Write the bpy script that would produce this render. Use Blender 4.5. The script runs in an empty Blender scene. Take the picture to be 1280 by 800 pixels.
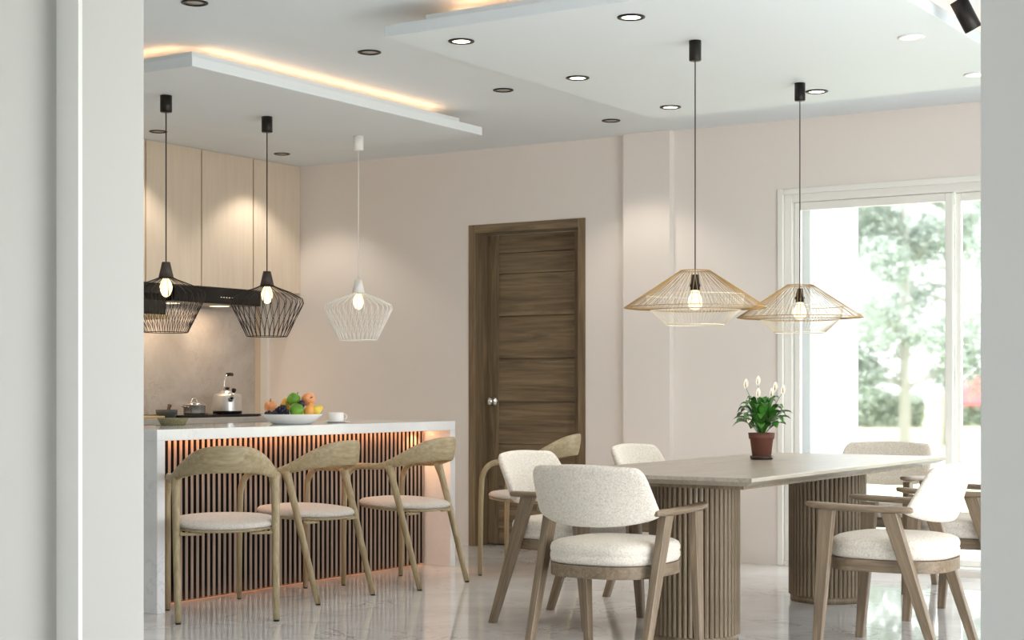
import bpy, bmesh, math, random
from mathutils import Vector, Matrix
PI = math.pi
random.seed(7)
scn = bpy.context.scene
COL = scn.collection

# ------------------------------------------------------------------ camera
YAW = math.atan2(1285, 2012)          # view direction, measured from +X towards +Y
cam_d = bpy.data.cameras.new('camera')
cam_d.sensor_width = 36.0
cam_d.lens = 2012.0 / 1280.0 * 36.0
cam_d.shift_y = 86.0 / 1280.0
cam_d.clip_end = 400
cam = bpy.data.objects.new('camera', cam_d)
cam.location = (0, 0, 1.1)
cam.rotation_euler = (PI / 2, 0, YAW - PI / 2)
COL.objects.link(cam)
scn.camera = cam

# ------------------------------------------------------------------ world, exposure
world = bpy.data.worlds.new('sky')
scn.world = world
world.use_nodes = True
wn = world.node_tree
wn.nodes['Background'].inputs[0].default_value = (0.97, 0.988, 1.0, 1)
wn.nodes['Background'].inputs[1].default_value = 2.25
scn.view_settings.view_transform = 'Standard'
scn.view_settings.look = 'None'
scn.view_settings.gamma = 1.0
scn.view_settings.exposure = 1.2
scn.view_settings.use_curve_mapping = False
scn.cycles.use_denoising = True
scn.cycles.max_bounces = 12
scn.cycles.diffuse_bounces = 6
scn.cycles.transparent_max_bounces = 16
scn.cycles.sample_clamp_indirect = 6.0

# added fill lamp at the unseen right-hand wall opening, brightens the room
_d = bpy.data.lights.new('added_side_fill', 'AREA'); _d.shape = 'RECTANGLE'; _d.size = 3.4; _d.size_y = 2.2
_d.energy = 22; _d.color = (.96, .985, 1.0)
_o = bpy.data.objects.new('added_side_fill', _d); COL.objects.link(_o)
_o.location = (5.15, -.28, 1.25); _o.rotation_euler = (PI / 2, 0, 0)

# ------------------------------------------------------------------ material helpers
def hexlin(h):
    v = [int(h[i:i + 2], 16) / 255 for i in (0, 2, 4)]
    return tuple((c / 12.92 if c <= .04045 else ((c + .055) / 1.055) ** 2.4) for c in v) + (1,)

def mat(name, color, rough=.5, metal=0., **kw):
    m = bpy.data.materials.new(name)
    m.use_nodes = True
    b = m.node_tree.nodes['Principled BSDF']
    c = hexlin(color) if isinstance(color, str) else tuple(color) + (1,)
    b.inputs['Base Color'].default_value = c
    b.inputs['Roughness'].default_value = rough
    b.inputs['Metallic'].default_value = metal
    for k, v in kw.items():
        b.inputs[k.replace('_', ' ')].default_value = v
    return m

def N(m, t, **props):
    n = m.node_tree.nodes.new(t)
    for k, v in props.items():
        setattr(n, k, v)
    return n

def L(m, a, b):
    m.node_tree.links.new(a, b)

def coords(m, scale=(1, 1, 1)):
    tc = N(m, 'ShaderNodeTexCoord'); mp = N(m, 'ShaderNodeMapping')
    mp.inputs['Scale'].default_value = scale
    L(m, tc.outputs['Object'], mp.inputs['Vector'])
    return mp.outputs['Vector']

def ramp(m, fac, stops):
    r = N(m, 'ShaderNodeValToRGB')
    e = r.color_ramp.elements
    while len(e) < len(stops):
        e.new(.5)
    for i, (p, c) in enumerate(stops):
        e[i].position = p
        e[i].color = hexlin(c) if isinstance(c, str) else c
    L(m, fac, r.inputs[0])
    return r.outputs[0]

def noise(m, vec, scale, detail=4, rough=.55, dist=0.):
    n = N(m, 'ShaderNodeTexNoise')
    n.inputs['Scale'].default_value = scale
    n.inputs['Detail'].default_value = detail
    n.inputs['Roughness'].default_value = rough
    n.inputs['Distortion'].default_value = dist
    if vec is not None:
        L(m, vec, n.inputs['Vector'])
    return n.outputs['Fac']

def bump(m, fac, strength=.2, distance=.01):
    b = N(m, 'ShaderNodeBump')
    b.inputs['Strength'].default_value = strength
    b.inputs['Distance'].default_value = distance
    L(m, fac, b.inputs['Height'])
    L(m, b.outputs[0], m.node_tree.nodes['Principled BSDF'].inputs['Normal'])

def wood(name, dark, mid, light, rough=.45, axis='Z', freq=1.0, bmp=.12):
    m = mat(name, mid, rough)
    s = {'X': (2.2, 34, 34), 'Y': (34, 2.2, 34), 'Z': (34, 34, 2.2)}[axis]
    v = coords(m, tuple(a * freq for a in s))
    n1 = noise(m, v, 1.6, 6, .6, .8)
    col = ramp(m, n1, [(.25, dark), (.5, mid), (.75, light)])
    L(m, col, m.node_tree.nodes['Principled BSDF'].inputs['Base Color'])
    bump(m, n1, bmp, .004)
    return m

def fabric(name, c1, c2, scale=420, st=.6):
    m = mat(name, c1, .95)
    v = coords(m)
    n1 = noise(m, v, scale, 2, .6, 1.0)
    col = ramp(m, n1, [(.3, c2), (.62, c1)])
    L(m, col, m.node_tree.nodes['Principled BSDF'].inputs['Base Color'])
    bump(m, n1, st, .004)
    m.node_tree.nodes['Principled BSDF'].inputs['Sheen Weight'].default_value = .15
    return m

def emis(name, color, st):
    m = bpy.data.materials.new(name)
    m.use_nodes = True
    nt = m.node_tree
    nt.nodes.remove(nt.nodes['Principled BSDF'])
    e = nt.nodes.new('ShaderNodeEmission')
    e.inputs[0].default_value = hexlin(color) if isinstance(color, str) else tuple(color) + (1,)
    e.inputs[1].default_value = st
    nt.links.new(e.outputs[0], nt.nodes['Material Output'].inputs[0])
    return m

def marble(name, base, shade, vein, rough, scale=1.0, veins=.5, coat=0., ior=1.5):
    m = mat(name, base, rough, IOR=ior)
    v = coords(m, (scale,) * 3)
    n1 = noise(m, v, 1.3, 7, .6, .6)
    c1 = ramp(m, n1, [(.3, shade), (.7, base)])
    n2 = noise(m, v, 1.7, 9, .62, 1.8)
    sub = N(m, 'ShaderNodeMath', operation='SUBTRACT'); sub.inputs[1].default_value = .5
    ab = N(m, 'ShaderNodeMath', operation='ABSOLUTE')
    L(m, n2, sub.inputs[0]); L(m, sub.outputs[0], ab.inputs[0])
    n3 = noise(m, v, 1.1, 3, .5)
    w1 = ramp(m, ab.outputs[0], [(.0, (1, 1, 1, 1)), (.018, (0, 0, 0, 1))])
    w2 = ramp(m, n3, [(.48, (0, 0, 0, 1)), (.66, (1, 1, 1, 1))])
    mu = N(m, 'ShaderNodeMath', operation='MULTIPLY'); L(m, w1, mu.inputs[0]); L(m, w2, mu.inputs[1])
    mv = N(m, 'ShaderNodeMath', operation='MULTIPLY'); L(m, mu.outputs[0], mv.inputs[0]); mv.inputs[1].default_value = veins
    mix = N(m, 'ShaderNodeMix', data_type='RGBA')
    L(m, mv.outputs[0], mix.inputs[0]); L(m, c1, mix.inputs[6]); mix.inputs[7].default_value = hexlin(vein)
    b = m.node_tree.nodes['Principled BSDF']
    L(m, mix.outputs[2], b.inputs['Base Color'])
    b.inputs['Coat Weight'].default_value = coat
    b.inputs['Coat Roughness'].default_value = .02
    return m

def paint(name, color):
    m = mat(name, color, .75)
    n1 = noise(m, coords(m), 180, 2)
    bump(m, n1, .03, .002)
    return m

M = {}
M['wall'] = paint('wall_paint', 'ece5df')
M['hall'] = paint('hall_paint_darkened', 'c8c6c1')  # hall paint darkened to offset too much light on the left walls
M['hall_lightened'] = paint('hall_paint_lightened', 'eae9e5')  # same hall paint, lightened to make up for weak light on its wall
M['trim'] = mat('white_trim', 'f2f1ec', .5)
M['ceil'] = paint('ceiling_paint', 'e3eaee')
M['slab'] = mat('ceiling_panel_paint', 'e5ebee', .6)
M['floor'] = marble('polished_floor_marble', 'dfe0e0', 'c8c8c8', '837a75', .025, 1.5, .8, 0, 1.85)
M['quartz'] = marble('white_quartz', 'eceeef', 'd9dcdf', 'a9adb2', .08, 1.5, .35)
M['splash'] = marble('grey_backsplash_marble', 'd2cdc6', 'b5aea7', '8d8177', .25, 2.6, .45)
M['wood_arm'] = wood('grey_brown_ash', '5f5243', '7c6b57', '95836d')
M['wood_armx'] = wood('grey_brown_ash_lengthwise', '5f5243', '7c6b57', '95836d', axis='Y')
M['table_top'] = wood('ash_table_top', '8a7f72', 'a1978a', 'b2a99c', .3, 'X', .8)
M['table_slat'] = wood('ash_slats', '605342', '7e6e59', '95856f')
M['oak'] = wood('pale_oak', '877859', '9f9070', 'b5a788', .4)
M['oakx'] = wood('pale_oak_rail', '877859', '9f9070', 'b5a788', .4, 'X')
M['door'] = wood('dark_walnut_vertical', '5c4c3a', '7a674e', '978265', .5, 'Z', .5, .25)
M['doorh'] = wood('dark_walnut_horizontal', '56473a', '7b6850', '9a8669', .5, 'Y', .45, .25)
M['cab'] = wood('pale_cabinet_veneer', 'dfceb8', 'e4d5c0', 'e9dcca', .5, 'Z', .5, .03)
M['cab_gap'] = mat('brass_edge_strip', 'a98c5c', .35, .6)
M['boucle'] = fabric('cream_boucle', 'e8e1d6', 'c9bfb1', 150, .9)
M['seatfab'] = fabric('light_grey_weave', 'd9d4cd', 'a9a29a', 260, .5)
M['slat'] = wood('taupe_slats', '75665b', '918175', 'a59588')
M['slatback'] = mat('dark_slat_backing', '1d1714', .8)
M['black'] = mat('black_metal', '26221f', .38, .5)
M['blackcord'] = mat('black_cord', '141312', .6)
M['bronze'] = mat('dark_bronze_wire', '2b211d', .4, .5)
M['darkcap'] = wood('dark_stained_cap', '2f2723', '453a35', '57493f', .5)
M['whitemetal'] = mat('white_metal', 'fbfaf6', .4)
M['gold'] = mat('pale_gold_wire', 'b8935a', .4, .2)
M['goldw'] = mat('cream_wire', 'efe4cc', .4)
M['chrome'] = mat('polished_steel', 'eeecea', .2, 1.)
M['steel'] = mat('brushed_steel', 'e4e2df', .34, .85)
M['hob'] = mat('black_glass', '0c0c0d', .06)
M['hood'] = mat('black_hood_enamel', '141210', .25)
M['porcelain'] = mat('white_porcelain', 'f3f3f1', .15)
M['rubber'] = mat('black_rubber', '161513', .7)
M['bulb'] = emis('warm_bulb_glow', 'ffdf9f', 1.3)
M['bulbw'] = emis('soft_bulb_glow', 'ffedc8', .8)
M['ledtoe'] = emis('orange_toe_led', (1.0, .38, .16), 2.2)
M['led'] = emis('warm_led', (1.0, .53, .28), 4.2)
M['ledo'] = emis('orange_led', (1.0, .43, .19), 18.0)
M['spot'] = emis('downlight_lens', 'fff1cf', 3.0)
M['spotoff'] = mat('downlight_reflector', 'c9c6c0', .3, .6)
M['terra'] = mat('terracotta', '6a3f31', .7)
M['saucer'] = mat('dark_saucer', '33231f', .4)
M['soil'] = mat('soil', '2a2019', .95)
M['stone'] = mat('grey_stone', '4b4d4b', .7)
M['pestle'] = mat('red_brown_pestle', '4a2a22', .5)
M['olive'] = mat('olive_speckled', '7d7a5b', .8)
_n = noise(M['olive'], coords(M['olive']), 260, 2, .8)
L(M['olive'], ramp(M['olive'], _n, [(.35, '55543e'), (.6, '9a9470')]), M['olive'].node_tree.nodes['Principled BSDF'].inputs['Base Color'])
M['board'] = wood('light_board', 'b39a6b', 'cbb387', 'd8c49c', .5, 'X')
M['glassdark'] = mat('dark_tinted_glass', '3c3a35', .08)
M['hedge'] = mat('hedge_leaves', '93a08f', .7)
M['leafout'] = mat('hazed_tree_leaves', 'a0aca2', .7)  # leaf colour paled, outdoor haze is painted into it
M['bark'] = mat('hazed_tree_bark', 'a09f9b', .9)  # bark colour paled for the same painted haze
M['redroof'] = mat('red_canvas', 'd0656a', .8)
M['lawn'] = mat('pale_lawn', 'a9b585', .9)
_n = noise(M['lawn'], coords(M['lawn']), .25, 3)
L(M['lawn'], ramp(M['lawn'], _n, [(.35, 'a3b37c'), (.65, 'd8d6b8')]), M['lawn'].node_tree.nodes['Principled BSDF'].inputs['Base Color'])
M['bounce_paving'] = mat('pale_bounce_paving', 'd6d6d3', .85)  # pale tone chosen to bounce light, not a seen surface
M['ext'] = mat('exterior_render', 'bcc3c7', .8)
M['leaf'] = mat('glossy_leaf', '2f6a24', .35)
_n = noise(M['leaf'], coords(M['leaf']), 25, 3)
L(M['leaf'], ramp(M['leaf'], _n, [(.35, '1f4d1a'), (.65, '47852c')]), M['leaf'].node_tree.nodes['Principled BSDF'].inputs['Base Color'])
M['stem'] = mat('green_stem', '5b8a3c', .5)
M['spathe'] = mat('white_spathe', 'f6f3ea', .5)
M['spadix'] = mat('cream_spadix', 'd9b36a', .6)

def fruitmat(name, a, b, sc=14):
    m = mat(name, a, .38)
    L(m, ramp(m, noise(m, coords(m), sc, 3), [(.35, a), (.65, b)]), m.node_tree.nodes['Principled BSDF'].inputs['Base Color'])
    return m
M['apple'] = fruitmat('green_apple_skin', '4f8a1f', '7fb238')
M['orange'] = fruitmat('orange_skin', 'e89a3c', 'f0b565')
M['pear'] = fruitmat('golden_pear_skin', 'dfa52e', 'f0c24e')
M['lemon'] = fruitmat('yellow_fruit_skin', 'e3c235', 'f0d860')
M['peach'] = fruitmat('peach_skin', 'e69055', 'f2b98a', 22)
M['grape'] = mat('dark_grape_skin', '1f2236', .4)
M['plum'] = mat('purple_plum_skin', '2f2340', .4)

# pane: very slightly rippled clear glass
m = bpy.data.materials.new('rippled_window_glass'); m.use_nodes = True
nt = m.node_tree; nt.nodes.remove(nt.nodes['Principled BSDF'])
g = nt.nodes.new('ShaderNodeBsdfGlass'); g.inputs['IOR'].default_value = 1.06; g.inputs['Roughness'].default_value = .11
nt.links.new(g.outputs[0], nt.nodes['Material Output'].inputs[0])
M['pane'] = m

# ------------------------------------------------------------------ mesh builder
class MB:
    def __init__(s):
        s.v, s.f, s.sm = [], [], []
    def add(s, vs, fs, smooth=False):
        o = len(s.v); s.v += [tuple(p) for p in vs]
        s.f += [tuple(i + o for i in f) for f in fs]; s.sm += [smooth] * len(fs)
    def box(s, x0, x1, y0, y1, z0, z1):
        s.add([(x0, y0, z0), (x1, y0, z0), (x1, y1, z0), (x0, y1, z0), (x0, y0, z1), (x1, y0, z1), (x1, y1, z1), (x0, y1, z1)],
              [(0, 3, 2, 1), (4, 5, 6, 7), (0, 1, 5, 4), (1, 2, 6, 5), (2, 3, 7, 6), (3, 0, 4, 7)]); return s
    def rings(s, rs, closed=False, smooth=True, cap=True):
        n = len(rs[0]); vs = [p for r in rs for p in r]; fs = []
        k = len(rs)
        for i in range(k if closed else k - 1):
            j = (i + 1) % k
            for a in range(n):
                b = (a + 1) % n
                fs.append((i * n + a, i * n + b, j * n + b, j * n + a))
        s.add(vs, fs, smooth)
        if cap and not closed:
            o = len(s.v) - len(vs)
            s.f.append(tuple(o + a for a in reversed(range(n)))); s.sm.append(False)
            s.f.append(tuple(o + (k - 1) * n + a for a in range(n))); s.sm.append(False)
        return s
    def lathe(s, prof, c=(0, 0, 0), n=24, smooth=True, cap=True):
        rs = [[(c[0] + r * math.cos(2 * PI * a / n), c[1] + r * math.sin(2 * PI * a / n), c[2] + z) for a in range(n)] for r, z in prof]
        return s.rings(rs, False, smooth, cap)
    def tube(s, path, r, n=8, cap=True, sq=1.0):
        P = [Vector(p) for p in path]; k = len(P)
        R_ = r if hasattr(r, '__len__') else [r] * k
        t0 = (P[1] - P[0]).normalized()
        up = Vector((0, 0, 1)) if abs(t0.z) < .9 else Vector((1, 0, 0))
        u = t0.cross(up).normalized(); rs = []
        for i in range(k):
            t = (P[min(i + 1, k - 1)] - P[max(i - 1, 0)]).normalized()
            u = (u - t * u.dot(t)).normalized(); w = t.cross(u)
            rs.append([P[i] + (u * math.cos(2 * PI * a / n) + w * math.sin(2 * PI * a / n) * sq) * R_[i] for a in range(n)])
        return s.rings(rs, False, True, cap)
    def loft(s, secs, n=16, e=2.0, smooth=True):
        """secs: (centre, half vector a, half vector b); e = superellipse exponent"""
        rs = []
        for c, a, b in secs:
            c, a, b = Vector(c), Vector(a), Vector(b); ring = []
            for k in range(n):
                t = 2 * PI * k / n; x, y = math.cos(t), math.sin(t)
                ring.append(c + a * (math.copysign(abs(x) ** (2 / e), x)) + b * (math.copysign(abs(y) ** (2 / e), y)))
            rs.append(ring)
        return s.rings(rs, False, smooth)
    def build(s, name, material, parent=None, bevel=0., sub=0, **pr):
        me = bpy.data.meshes.new(name)
        me.from_pydata(s.v, [], s.f)
        me.polygons.foreach_set('use_smooth', s.sm)
        me.materials.append(M[material] if isinstance(material, str) else material)
        bm = bmesh.new(); bm.from_mesh(me)
        bmesh.ops.recalc_face_normals(bm, faces=bm.faces)
        if bevel:
            bmesh.ops.bevel(bm, geom=list(bm.edges), offset=bevel, segments=2 if bevel > .004 else 1, affect='EDGES', profile=.5)
        bm.to_mesh(me); bm.free()
        o = bpy.data.objects.new(name, me); COL.objects.link(o)
        if parent is not None:
            o.parent = parent
        for k_, v_ in pr.items():
            o[k_] = v_
        return o

def box(name, material, parent, x0, x1, y0, y1, z0, z1, bevel=0., **pr):
    return MB().box(x0, x1, y0, y1, z0, z1).build(name, material, parent, bevel, **pr)

def empty(name, label, cat, loc=(0, 0, 0), rz=0, group=None):
    o = bpy.data.objects.new(name, None); COL.objects.link(o)
    o.location = loc; o.rotation_euler = (0, 0, rz); o.empty_display_size = .1
    o['label'] = label; o['category'] = cat
    if group: o['group'] = group
    return o

def tag(o, label, cat, group=None):
    o['label'] = label; o['category'] = cat
    if group: o['group'] = group
    return o

def dup(root, loc, rz=None, label=None, group=None):
    def cp(o, par):
        c = o.copy(); COL.objects.link(c); c.parent = par
        if o.type == 'EMPTY' or True:
            for ch in list(kids.get(o.name, [])): cp(ch, c)
        return c
    kids = {}
    for o in COL.objects:
        if o.parent: kids.setdefault(o.parent.name, []).append(o)
    r = cp(root, None); r.location = loc
    if rz is not None: r.rotation_euler = (0, 0, rz)
    if label: r['label'] = label
    if group: r['group'] = group
    return r

def lamp(name, kind, parent, loc, energy, color, size=.05, spot=None, blend=.6, rot=(0, 0, 0), size_y=None):
    d = bpy.data.lights.new(name, kind); d.energy = energy; d.color = color
    if kind == 'AREA':
        d.shape = 'RECTANGLE'; d.size = size; d.size_y = size_y or size
    else:
        d.shadow_soft_size = size
    if kind == 'SPOT':
        d.spot_size = spot; d.spot_blend = blend
    o = bpy.data.objects.new(name, d); COL.objects.link(o); o.parent = parent; o.location = loc; o.rotation_euler = rot
    return o

# ------------------------------------------------------------------ setting
CZ = 2.77; XW = 9.35
def struct(name, material, mb, **pr):
    o = mb.build(name, material); o['kind'] = 'structure'
    for k, v in pr.items(): o[k] = v
    return o
struct('floor', 'floor', MB().box(-2.6, 9.60, -1.6, 8.45, -.08, 0))
struct('ceiling', 'ceil', MB().box(-2.6, 9.6, -1.6, 8.45, CZ, CZ + .12))
# far wall (with the door and the window), built around its openings
DY0, DY1, DZ = None, None, None
def wy(px, X=XW):                       # world Y on plane X for an image column of the photograph
    r = (px - 640) / 2012; dx = math.cos(YAW) + r * math.sin(YAW); dy = math.sin(YAW) - r * math.cos(YAW)
    return X * dy / dx
dL, dR = wy(586.3), wy(731.9)           # door casing edges
dTop = 2.245
wL, wR, wTop = 3.97, 1.02, 2.31
w = MB()
w.box(XW, XW + .25, dL - .006, 8.45, 0, CZ)
w.box(XW, XW + .25, dR + .006, dL - .006, dTop - .006, CZ)
w.box(XW, XW + .25, wL, dR + .006, 0, CZ)
w.box(XW, XW + .25, wR, wL, wTop, CZ)
w.box(XW, XW + .25, wR, wL, -.05, .03)
w.box(XW, XW + .25, -.2, wR, 0, CZ)
struct('wall_far', 'wall', w)
pL, pR = wy(779, XW - .06), wy(837, XW - .06)
struct('trim_1', 'wall', MB().box(XW - .06, XW - .0005, pR, pL, 0, CZ - .001))
struct('wall_left', 'wall', MB().box(2.7, 9.6, 8.31, 8.45, 0, CZ))
# near partition with the opening the photograph looks through
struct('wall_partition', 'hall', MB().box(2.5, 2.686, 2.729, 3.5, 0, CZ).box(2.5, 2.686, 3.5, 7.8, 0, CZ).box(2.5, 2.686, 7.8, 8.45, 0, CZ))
struct('wall_near', 'hall_lightened', MB().box(2.5, 2.62, -1.5, .7325, 0, CZ))
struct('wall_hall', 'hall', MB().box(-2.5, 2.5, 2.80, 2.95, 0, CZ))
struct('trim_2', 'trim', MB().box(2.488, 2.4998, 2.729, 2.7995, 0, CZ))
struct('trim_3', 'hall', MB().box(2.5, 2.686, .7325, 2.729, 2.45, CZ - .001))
struct('wall_hall_right', 'hall', MB().box(-2.5, 2.5, -1.6, -1.5, 0, CZ))
w = MB()
w.box(-2.65, -2.5, -1.6, 2.95, 0, .9); w.box(-2.65, -2.5, -1.6, 2.95, 2.3, CZ); w.box(-2.65, -2.5, -1.6, -.9, .9, 2.3); w.box(-2.65, -2.5, 2.2, 2.95, .9, 2.3)
struct('wall_rear', 'hall', w)
# unseen right-hand wall; its unglazed opening is shaped to let sky light in
w = MB()
w.box(2.62, 3.4, -.35, -.2, 0, CZ); w.box(6.9, 9.6, -.35, -.2, 0, CZ); w.box(3.4, 6.9, -.35, -.2, 2.45, CZ); w.box(3.4, 6.9, -.35, -.2, 0, .05)
struct('wall_right', 'wall', w)
# outside
struct('ground', 'lawn', MB().box(9.6, 130, -60, 70, -.25, -.1))
struct('bounce_paving', 'bounce_paving', MB().box(-40, 9.6, -60, 70, -.25, -.1))  # unseen pale ground, added to bounce light up onto the ceiling
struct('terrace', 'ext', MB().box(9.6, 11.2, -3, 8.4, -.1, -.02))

# far door: casing, jambs and planked leaf
do = bpy.data.objects.new('door_1', None); COL.objects.link(do); do['kind'] = 'structure'; do.location = (XW, (dL + dR) / 2, 0)
ox, oy = XW, (dL + dR) / 2
yl, yr = dL - oy, dR - oy
cw = .055
MB().box(-.008, .22, yl - cw, yl, 0, dTop).build('casing', 'door', do, .002)
MB().box(-.008, .22, yr, yr + cw, 0, dTop).build('casing', 'door', do, .002)
MB().box(-.008, .22, yr + cw, yl - cw, dTop - .06, dTop).build('casing_head', 'doorh', do, .002)
leafL, leafR, leafT = yl - cw - .004, yr + cw + .004, dTop - .065
st, st2 = .088, .115
MB().box(.15, .195, leafL - st, leafL, .008, leafT).build('stile', 'door', do, .002)
MB().box(.15, .195, leafR, leafR + st2, .008, leafT).build('stile', 'door', do, .002)
pz = [.008, .115, .414, .712, 1.008, 1.309, 1.607, 1.905, 2.05, leafT]
for i in range(9):
    a, b = pz[i], pz[i + 1]
    # each board leans slightly so that its lower edge overhangs a shadow gap
    y0, y1 = leafR + st2 + .0015, leafL - st - .0015
    mb = MB()
    xf0, xf1 = .152, .163
    mb.add([(xf0, y0, a + .004), (.19, y0, a + .004), (.19, y1, a + .004), (xf0, y1, a + .004), (xf1, y0, b), (.19, y0, b), (.19, y1, b), (xf1, y1, b)],
           [(0, 3, 2, 1), (4, 5, 6, 7), (0, 1, 5, 4), (1, 2, 6, 5), (2, 3, 7, 6), (3, 0, 4, 7)])
    mb.build('door_panel', 'doorh', do)
MB().box(.1955, .22, leafR, leafL, .0005, leafT).build('backing', 'doorh', do)
kn = MB()
kn.lathe([(.001, 0), (.034, 0), (.034, .008), (.014, .014), (.013, .035), (.026, .045), (.030, .06), (.024, .072), (.001, .074)], n=20)
k = kn.build('knob', 'chrome', do, label='round polished steel knob')
k.rotation_euler = (0, -PI / 2, 0); k.location = (.150, leafL - .05, 1.012)

# far window: casing, frame, sashes, panes
wi = bpy.data.objects.new('window_1', None); COL.objects.link(wi); wi['kind'] = 'structure'; wi.location = (XW, wL, 0)
def wb(name, x0, x1, y0, y1, z0, z1, mt='trim', bv=.003, par=wi):
    return MB().box(x0, x1, y0 - wL, y1 - wL, z0, z1).build(name, mt, par, bv)
wb('casing', -.02, -.0005, wL - .005, wL + .03, .0, wTop + .03)
wb('casing', -.02, -.0005, wR - .03, wR + .005, .0, wTop + .03)
wb('casing_head', -.02, -.0005, wR + .006, wL - .006, wTop - .005, wTop + .03)
wb('frame', .02, .14, wL - .05, wL - .0005, .03, wTop - .001)
wb('frame', .02, .14, wR + .0005, wR + .05, .03, wTop - .001)
wb('frame_head', .02, .14, wR + .0505, wL - .0505, wTop - .05, wTop - .001)
wb('frame_sill', .0, .14, wR + .0505, wL - .0505, .0305, .05)
ys = [3.915, 2.92, 1.97, 1.075]
for i in range(3):
    a, b = ys[i + 1], ys[i]
    xo = .05 if i != 1 else .095
    sx = .04
    wb('sash_stile', xo, xo + sx, b - .035, b, .051, wTop - .052)
    wb('sash_stile', xo, xo + sx, a, a + .045, .051, wTop - .052)
    wb('sash_rail', xo, xo + sx, a + .046, b - .036, wTop - .10, wTop - .052)
    wb('sash_rail', xo, xo + sx, a + .046, b - .036, .051, .09)
    wb('pane', xo + .017, xo + .023, a + .046, b - .036, .091, wTop - .101, 'pane', 0)

# outside wall return and its pilaster
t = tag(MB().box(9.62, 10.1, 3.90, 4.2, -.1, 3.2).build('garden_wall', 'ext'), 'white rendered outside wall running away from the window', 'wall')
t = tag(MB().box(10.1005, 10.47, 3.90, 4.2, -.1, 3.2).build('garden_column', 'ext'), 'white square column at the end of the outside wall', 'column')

# ------------------------------------------------------------------ floating ceiling panels with LED coves
def ceiling_panel(label, x0, x1, y0, y1):
    t = empty('ceiling_panel', label, 'ceiling panel', ((x0 + x1) / 2, (y0 + y1) / 2, 2.635))
    hx, hy = (x1 - x0) / 2, (y1 - y0) / 2
    MB().box(-hx, hx, -hy, hy, 0, .05).build('lower_board', 'slab', t, .002)
    MB().box(-hx + .03, hx - .2, -hy + .03, hy - .2, .0505, .078).build('upper_board', 'slab', t, .002)
    MB().box(-hx + .3, hx - .4, -hy + .25, hy - .4, .0785, .1345).build('hanger_block', 'slab', t)
    for (a, b, c, d) in ((-hx + .2, hx - .3, -hy + .12, -hy + .132), (-hx + .2, hx - .3, hy - .272, hy - .26), (-hx + .12, -hx + .132, -hy + .2, hy - .3), (hx - .272, hx - .26, -hy + .2, hy - .3)):
        MB().box(a, b, c, d, .079, .087).build('led_strip', 'led', t)
    return t
ceiling_panel('white floating ceiling panel over the kitchen island with glowing edge', 5.63, 8.12, 5.40, 6.70)
ceiling_panel('large white floating ceiling panel over the dining table', 5.62, 8.15, 2.10, 4.25)

# ------------------------------------------------------------------ recessed downlights
def downlight(loc, label, on=True, ring='black', watt=0, grp=None, cone=1.9):
    t = empty('downlight', label, 'downlight', loc, 0, grp)
    MB().lathe([(.058, 0), (.058, -.004), (.052, -.006), (.040, -.0045), (.040, 0)], n=24).build('trim_ring', ring, t)
    MB().lathe([(.001, -.0022), (.041, -.0022), (.041, -.0012), (.001, -.0012)], n=20).build('lens', 'spot' if on else 'spotoff', t)
    if watt:
        lamp('downlight_beam', 'SPOT', t, (0, 0, -.02), watt, (1, .88, .76), .03, cone, .5)
    return t
g1 = 'recessed ceiling downlights'
DZm = CZ - .0005; DZp = 2.6345
downlight((5.124, 4.9, DZm), 'black-ringed downlight at the top edge above the island panel corner', False, 'black', 9, g1)
downlight((6.344, 4.89, DZm), 'black-ringed downlight in the ceiling strip, between the two panels, second from front', False, 'black', 9, g1)
downlight((7.55, 4.88, DZm), 'black-ringed downlight in the ceiling strip beyond the island panel end', False, 'black', 9, g1)
downlight((8.77, 4.87, DZm), 'black-ringed downlight in the ceiling just in front of the wall step right of the door', False, 'black', 8, g1)
downlight((7.56, 7.55, DZm), 'black-ringed downlight before the kitchen cabinets, behind the leftmost pendant cord', False, 'black', 9, g1)
downlight((8.755, 7.53, DZm), 'black-ringed downlight before the kitchen cabinets, right of the middle pendant cord', False, 'black', 9, g1)
downlight((6.34, 7.55, DZm), 'black-ringed downlight before the kitchen cabinets, outside the picture on the left', False, 'black', 9, g1)
downlight((5.864, 4.01, DZp), 'lit black-ringed downlight in the dining panel, nearest its left front corner', True, 'black', 4, g1)
downlight((6.865, 4.0, DZp), 'lit black-ringed downlight in the middle of the dining panel left edge', True, 'black', 4, g1)
downlight((7.85, 3.99, DZp), 'lit black-ringed downlight beside the dining panel far left corner', True, 'black', 4, g1)
downlight((5.861, 3.16, DZp), 'lit black-ringed downlight up left of the nearer black pendant canopy', True, 'black', 4, g1)
downlight((7.843, 3.144, DZp), 'lit black-ringed downlight right beside the farther black pendant canopy', True, 'black', 4, g1)
downlight((6.853, 2.311, DZp), 'lit white-ringed downlight in the right part of the dining panel', True, 'whitemetal', 4, g1)
downlight((7.842, 2.321, DZp), 'lit white-ringed downlight at the far right of the dining panel by the pillar', True, 'whitemetal', 4, g1)

# ceiling spotlight, top right
t = empty('ceiling_spotlight', 'black tubular spotlight on an arm beside the dining panel, top right corner', 'spotlight', (6.56, 1.93, CZ))
MB().box(-.25, .9, .0, .035, -.03, -.0005).build('track', 'black', t)
bd = MB(); bd.lathe([(.036, 0), (.036, -.135), (.033, -.137), (.031, -.12), (.001, -.118)], n=24)
o = bd.build('spot_head', 'black', t); o.location = (-.054, .069, -.085); o.rotation_euler = (math.radians(-22), math.radians(-20), 0)
MB().tube([(-.02, .03, -.03), (-.054, .069, -.085)], .008).build('arm', 'black', t)

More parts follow.
